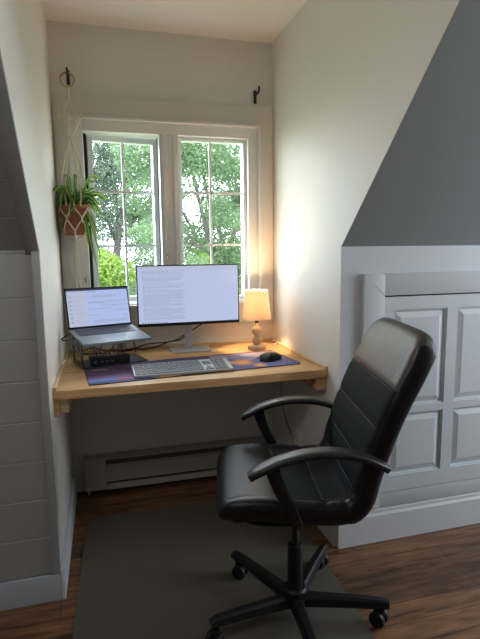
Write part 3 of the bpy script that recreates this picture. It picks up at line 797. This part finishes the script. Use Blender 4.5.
# ------------------------------------------------------------------ office chair
def office_chair():
    ch = empty('office_chair', (.764, -1.122, .004), 0, label='black leather office chair with curved armrests in front of the desk', cat='chair')
    # swivelling upper half: facing 171 degrees
    phi = radians(167); off = Vector((.012, -.015, 0))
    U = Matrix.Translation(off) @ Matrix.Rotation(phi, 4, 'Z')      # local +x forward, +y sitter's left
    zf = -.004
    def Lc(p): return U @ (Vector(p)+Vector((0, 0, zf)))
    # seat and back: one padded L-shaped shell, laid along its profile
    PR = spline([(.258, 0, .456), (.228, 0, .494), (.14, 0, .503), (.05, 0, .494), (-.04, 0, .486), (-.098, 0, .490), (-.136, 0, .522), (-.158, 0, .60), (-.190, 0, .70), (-.230, 0, .80), (-.280, 0, .90), (-.324, 0, .992)], 10)
    AL = [0]
    for i in range(1, len(PR)): AL.append(AL[-1]+(PR[i]-PR[i-1]).length)
    LT = AL[-1]
    def at(s_):
        s_ = max(0, min(LT, s_)); k = 0
        while k < len(AL)-2 and AL[k+1] < s_: k += 1
        t = (s_-AL[k])/(AL[k+1]-AL[k]); p = PR[k].lerp(PR[k+1], t)
        T = (PR[min(k+2, len(PR)-1)]-PR[max(k-1, 0)]).normalized()
        return p, Vector((-T.z, 0, T.x))*-1      # normal toward the sitter
    HHL = LT/2
    def shell(x, y, t):
        s_ = HHL+y; p, n_ = at(s_)
        v = s_/LT
        wide = 1
        q = p-n_*-(t)
        return Lc((q.x, x*wide, q.z+.006*(x/.21)**2*(1 if v < .4 else 0)))
    def crl(c, wd, dp): return lambda x, y: dp*math.exp(-((y-c)/wd)**2)
    def recess(x, y): return .009/(1+math.exp((abs(x)-.80)/.02))/(1+math.exp((y-.0)/.05))*(1 if -.62 < y else .25)
    HW = .226
    SE = [-.58, -.33, -.04, .14, .37, .605]        # seams across, in units of half the profile length
    cre = [crl(c, .018, .006) for c in SE]+[recess]
    V, FF, FB = pad_grid(HW, HHL, .034, 8, 104, 20, .040, cre, shell)
    def sub(name, fs, m_):
        used = sorted({i for f in fs for i in f}); mp = {i: k for k, i in enumerate(used)}
        q = mesh(name, [V[i] for i in used], [tuple(mp[i] for i in f) for f in fs], m_, ch, smooth=True)
        for p in q.data.polygons: p.use_smooth = True
        return q
    KX = .86; C0 = -.13     # the seat turns into the back here
    G = {'seat': [], 'seat_front_panel': [], 'seat_panel': [], 'backrest': [], 'head_panel': [], 'lower_back_panel': []}
    for f, a, b in FF:
        if b > .605: G['head_panel' if abs(a) < .965 else 'backrest'].append(f)
        elif b < -.58: G['seat_front_panel'].append(f)
        elif b < C0: G['seat_panel' if abs(a) < KX else 'seat'].append(f)
        else: G['lower_back_panel' if abs(a) < (KX if b < .0 else .955) else 'backrest'].append(f)
    for f, a, b in FB: G['seat' if b < C0 else 'backrest'].append(f)
    for k, m_ in (('seat', LEATHER), ('seat_front_panel', LEATHER), ('seat_panel', FABRIC), ('backrest', LEATHER), ('head_panel', HEADL), ('lower_back_panel', FABRIC)):
        sub(k, G[k], m_)
    for c in SE:
        kx = .93 if (c > 0 or c == -.58) else .84
        MB().tube([shell(HW*(-kx+2*kx*i/40), HHL*c, .0312-recess(-kx+2*kx*i/40, c)) for i in range(41)], .0011, 5).build('seam', STITCH, ch, smooth=True)
    for sd in (1, -1):
        MB().tube([shell(sd*HW*.845, HHL*(-.56+.56*i/60), .0328) for i in range(61)], .0014, 5).build('piping', STITCH, ch, smooth=True)
    V, FF, FB = pad_grid(.195, .19, .008, 4.5, 16, 6, .012, (), lambda x, y, t: Lc((y+.02, x, .452+t)))
    s = mesh('seat_pan', V, [f[0] for f in FF]+[f[0] for f in FB], BLKPL, ch, smooth=True); weld(s)
    # armrests
    def sweep(path, wid, thk, Y, name, m_, par):
        mb = MB(); P = spline(path, 6); n = len(P)
        Ps = [Vector((p[0], Y+(p[2] if len(p) > 2 else 0), p[1])) for p in P]
        K = 14; V_ = []; F_ = []
        for i, p in enumerate(Ps):
            T = (Ps[min(n-1, i+1)]-Ps[max(0, i-1)]).normalized(); sd = Vector((0, 1, 0)); nn = T.cross(sd).normalized()
            t = i/(n-1)
            wv = wid(t); tv = thk(t)
            for k in range(K):
                q = 2*pi*k/K; cx_, sx_ = cos(q), sin(q)
                e = .6; X = math.copysign(abs(cx_)**e, cx_)*wv/2; Z = math.copysign(abs(sx_)**e, sx_)*tv/2
                V_.append(Lc(p+sd*X+nn*Z))
        for i in range(n-1):
            for k in range(K): F_.append((i*K+k, i*K+(k+1) % K, (i+1)*K+(k+1) % K, (i+1)*K+k))
        F_ += [tuple(range(K-1, -1, -1)), tuple(range((n-1)*K, n*K))]
        mb.add(V_, F_); return mb.build(name, m_, par, smooth=True, autosm=50)
    for sd in (1, -1):
        Y = .238*sd
        ar = sweep([(.178, .620, 0), (.155, .636, 0), (.10, .662, 0), (.02, .681, 0), (-.06, .682, 0), (-.13, .668, 0), (-.18, .644, 0), (-.198, .632, 0)],
                   lambda t: .056*(.62+.38*min(1, t*6))*(.55+.45*min(1, (1-t)*5)), lambda t: .021, Y, 'armrest', ARMPL, ch)
        sweep([(.118, .652, 0), (.110, .620, -.002*sd), (.090, .57, -.006*sd), (.068, .53, -.010*sd), (.052, .49, -.016*sd), (.040, .462, -.028*sd), (.034, .452, -.045*sd)],
              lambda t: .030*(1-.3*t), lambda t: .040-.012*t, Y, 'arm_support', BLKPL, ar)
    # mechanism, column
    MB().box(-.10, .10, -.06, .06, .425, .450, 0, U).build('tilt_mechanism', BLKMET, ch, bevel=.006)
    MB().tube([U @ Vector((.0, -.06, .438)), U @ Vector((.02, -.14, .436)), U @ Vector((.02, -.19, .434))], [.005, .005, .010], 8).build('height_lever', BLKPL, ch, smooth=True)
    MB().lathe([(.0001, .12), (.0125, .12), (.0125, .43), (.0001, .43)], 24, c=(0, 0, 0)).build('gas_piston', BLKMET, ch, smooth=True, autosm=40)
    MB().lathe([(.0001, .055), (.024, .055), (.0255, .07), (.0255, .255), (.022, .262), (.0001, .262)], 28).build('column', BLKPL, ch, smooth=True, autosm=40)
    MB().lathe([(.0001, .050), (.034, .050), (.040, .060), (.040, .105), (.034, .112), (.0001, .112)], 28).build('hub', BLKPL, ch, smooth=True, autosm=40)
    for k in range(5):
        a = radians(190-72*k); R_ = Matrix.Rotation(a, 4, 'Z')
        lg = MB()
        st = [(.030, .070, .046, .036), (.10, .075, .040, .034), (.20, .082, .036, .030), (.275, .086, .034, .026), (.303, .084, .030, .020)]
        V_ = []; F_ = []
        for x, z, wd, hh in st:
            zc_ = z
            for yy, zz in ((-wd/2, zc_-hh/2), (wd/2, zc_-hh/2), (wd/2*.8, zc_+hh*.25), (wd/4, zc_+hh/2), (-wd/4, zc_+hh/2), (-wd/2*.8, zc_+hh*.25)):
                V_.append((x, yy, zz))
        for i in range(len(st)-1):
            for q in range(6): F_.append((i*6+q, i*6+(q+1) % 6, (i+1)*6+(q+1) % 6, (i+1)*6+q))
        F_ += [tuple(range(5, -1, -1)), tuple(range(24, 30))]
        lg.add(V_, F_, 0, R_); leg = lg.build('leg', BLKPL, ch)
        # caster: twin wheels on a trailing axle
        sw = radians((35, 200, 75, 150, 300)[k]); cw = R_ @ Matrix.Translation((.283, 0, 0)) @ Matrix.Rotation(sw, 4, 'Z')
        cs = MB().lathe([(.0001, .045), (.008, .045), (.008, .078), (.0001, .078)], 12, 0, cw)
        cs.lathe([(.0001, -.005), (.019, -.005), (.019, .005), (.0001, .005)], 20, 0, cw @ Matrix.Translation((.012, 0, .030)) @ Matrix.Rotation(pi/2, 4, 'X'))
        cs.box(-.006, .026, -.006, .006, .036, .058, 0, cw)
        c_ = cs.build('caster', BLKPL, leg, smooth=True, autosm=40)
        for q in (-1, 1):
            MW = cw @ Matrix.Translation((.012, q*.015, .0268)) @ Matrix.Rotation(pi/2, 4, 'X')
            c_ = MB().lathe([(.0001, -.008), (.020, -.009), (.0255, -.006), (.0268, 0), (.0255, .006), (.020, .009), (.0001, .008)], 28, 0, MW).build('wheel', BLKPL, leg, smooth=True, autosm=40)
office_chair()

# ------------------------------------------------------------------ outdoors
GZ = -3.2
struct(B(-30, 40, .6, 60, GZ-.1, GZ), 'ground', GRASS, label='lawn below the window')
def leaves_mesh(name, blobs, count, size, m_, parent, seed):
    rnd = random.Random(seed); V = []; F = []
    tot = sum(b[3]*b[4]*b[5] for b in blobs)
    for (cx_, cy_, cz_, rx, ry, rz) in blobs:
        n = int(count*rx*ry*rz/tot)
        for _ in range(n):
            while 1:
                p = (rnd.uniform(-1, 1), rnd.uniform(-1, 1), rnd.uniform(-1, 1)); r2 = p[0]**2+p[1]**2+p[2]**2
                if r2 < 1: break
            c = Vector((cx_+p[0]*rx, cy_+p[1]*ry, cz_+p[2]*rz))
            a = Vector((rnd.gauss(0, 1), rnd.gauss(0, 1), rnd.gauss(0, .6))).normalized(); b_ = a.cross(Vector((rnd.gauss(0, 1), rnd.gauss(0, 1), rnd.gauss(0, 1)))).normalized()
            s_ = size*rnd.uniform(.6, 1.3); k = len(V)
            nn = a.cross(b_)*s_*.18
            V += [c-a*s_, c-b_*s_*.42+nn, c+a*s_, c+b_*s_*.42+nn]; F += [(k, k+1, k+2), (k, k+2, k+3)]
    me = bpy.data.meshes.new(name); me.from_pydata([tuple(v) for v in V], [], F); me.materials.append(m_)
    o = bpy.data.objects.new(name, me); COL.objects.link(o); o.parent = parent
    return o
def tree(name, loc, blobs, count, size, leafm, trunk, branches, label, seed, grp='trees outside the window'):
    o = empty(name, (loc[0], loc[1], GZ), 0, label=label, cat='tree' if 'shrub' not in name else 'shrub', group=grp)
    off = Vector((loc[0], loc[1], GZ))
    leaves_mesh('foliage', [(b[0]-loc[0], b[1]-loc[1], b[2]-GZ, *b[3:]) for b in blobs], count, size, leafm, o, seed)
    t = MB(); t.tube([Vector(p[:3])-off for p in trunk], [p[3] for p in trunk], 8); t.build('trunk', BARK, o, smooth=True)
    for br in branches:
        b_ = MB(); b_.tube([q-off for q in spline([p[:3] for p in br], 5)], [br[0][3]+(br[-1][3]-br[0][3])*i/(5*(len(br)-1)) for i in range(5*(len(br)-1)+1)], 7)
        b_.build('branch', BARK, o, smooth=True)
LG1 = leafmat('maple_leaf_green', (.100, .165, .075), .5)
LG2 = leafmat('dull_leaf_green', (.115, .155, .110), .5)
LG3 = leafmat('bright_leaf_green', (.15, .235, .035), .5)
LG4 = leafmat('dark_leaf_green', (.085, .135, .075), .5)
rb = random.Random(9)
def cloud(n, x0, x1, y0, y1, z0, z1, r0, r1):
    return [(rb.uniform(x0, x1), rb.uniform(y0, y1), rb.uniform(z0, z1), *(lambda r: (r, r, r*.7))(rb.uniform(r0, r1))) for _ in range(n)]
tree('maple_tree', (2.9, 7.0), cloud(95, .8, 4.8, 5.6, 8.6, .5, 5.2, .22, .55), 70000, .036, LG1,
     [(2.9, 7, GZ, .16), (2.75, 7, -1.5, .13), (2.62, 7, .2, .10), (2.5, 7, 1.2, .07)],
     [[(2.62, 7, .2, .075), (2.3, 6.9, 1.1, .06), (2.05, 6.9, 1.9, .045), (1.75, 6.8, 3.2, .02)],
      [(2.55, 7, .6, .07), (2.45, 7.1, 1.5, .05), (2.15, 7, 2.4, .035), (2.0, 7, 3.6, .015)],
      [(2.5, 7, 1.0, .06), (2.75, 6.9, 1.9, .045), (2.95, 6.9, 3.2, .02)],
      [(2.3, 6.9, 1.1, .04), (1.9, 6.8, 1.35, .03), (1.5, 6.8, 1.9, .012)],
      [(2.45, 7.1, 1.5, .04), (2.9, 7.1, 1.7, .03), (3.3, 7.1, 2.4, .012)]],
     'leafy tree with forked dark branches, seen through the right window light', 31)
tree('ash_tree', (.4, 10.4), cloud(85, -1.7, 1.7, 9.9, 11.4, .3, 6.2, .3, .65), 60000, .042, LG2,
     [(.4, 10.4, GZ, .15), (.45, 10.4, .5, .11), (.6, 10.4, 2.0, .08)],
     [[(.6, 10.4, 2.0, .07), (.9, 10.3, 3.2, .04), (1.1, 10.3, 4.4, .015)], [(.5, 10.4, 1.5, .06), (.1, 10.4, 2.8, .04), (-.2, 10.4, 4.2, .015)]],
     'greyish green tree standing farther back, seen in the left sash', 32)
tree('garden_shrub', (.35, 5.2), cloud(26, -.7, 1.35, 4.6, 5.8, -1.2, 1.05, .22, .42), 22000, .038, LG3,
     [(.35, 5.2, GZ, .07), (.35, 5.2, -.6, .05), (.4, 5.2, .5, .02)], [[(.35, 5.2, -.6, .03), (.0, 5.1, .4, .01)]],
     'bright yellow green shrub seen low in the left sash', 33)
tree('tall_hedge_shrub', (3.4, 10.3), cloud(26, 2.5, 5.2, 9.9, 11.0, -1.8, 1.15, .35, .6), 18000, .045, LG3,
     [(3.4, 10.3, GZ, .08), (3.4, 10.3, .3, .03)], [[(3.4, 10.3, -.6, .03), (3.0, 10.3, .6, .01)]],
     'green shrub behind the forked tree, low in the right window light', 34)
tree('far_tree', (3.6, 14.0), cloud(90, -2.0, 7.5, 13, 16, -.8, 6.6, .6, 1.2), 60000, .075, LG4,
     [(3.6, 14, GZ, .2), (3.6, 14, 2.5, .08)], [[(3.6, 14, 1.0, .08), (2.5, 14, 3.0, .03)]],
     'distant dark green tree closing the view behind the others', 35)
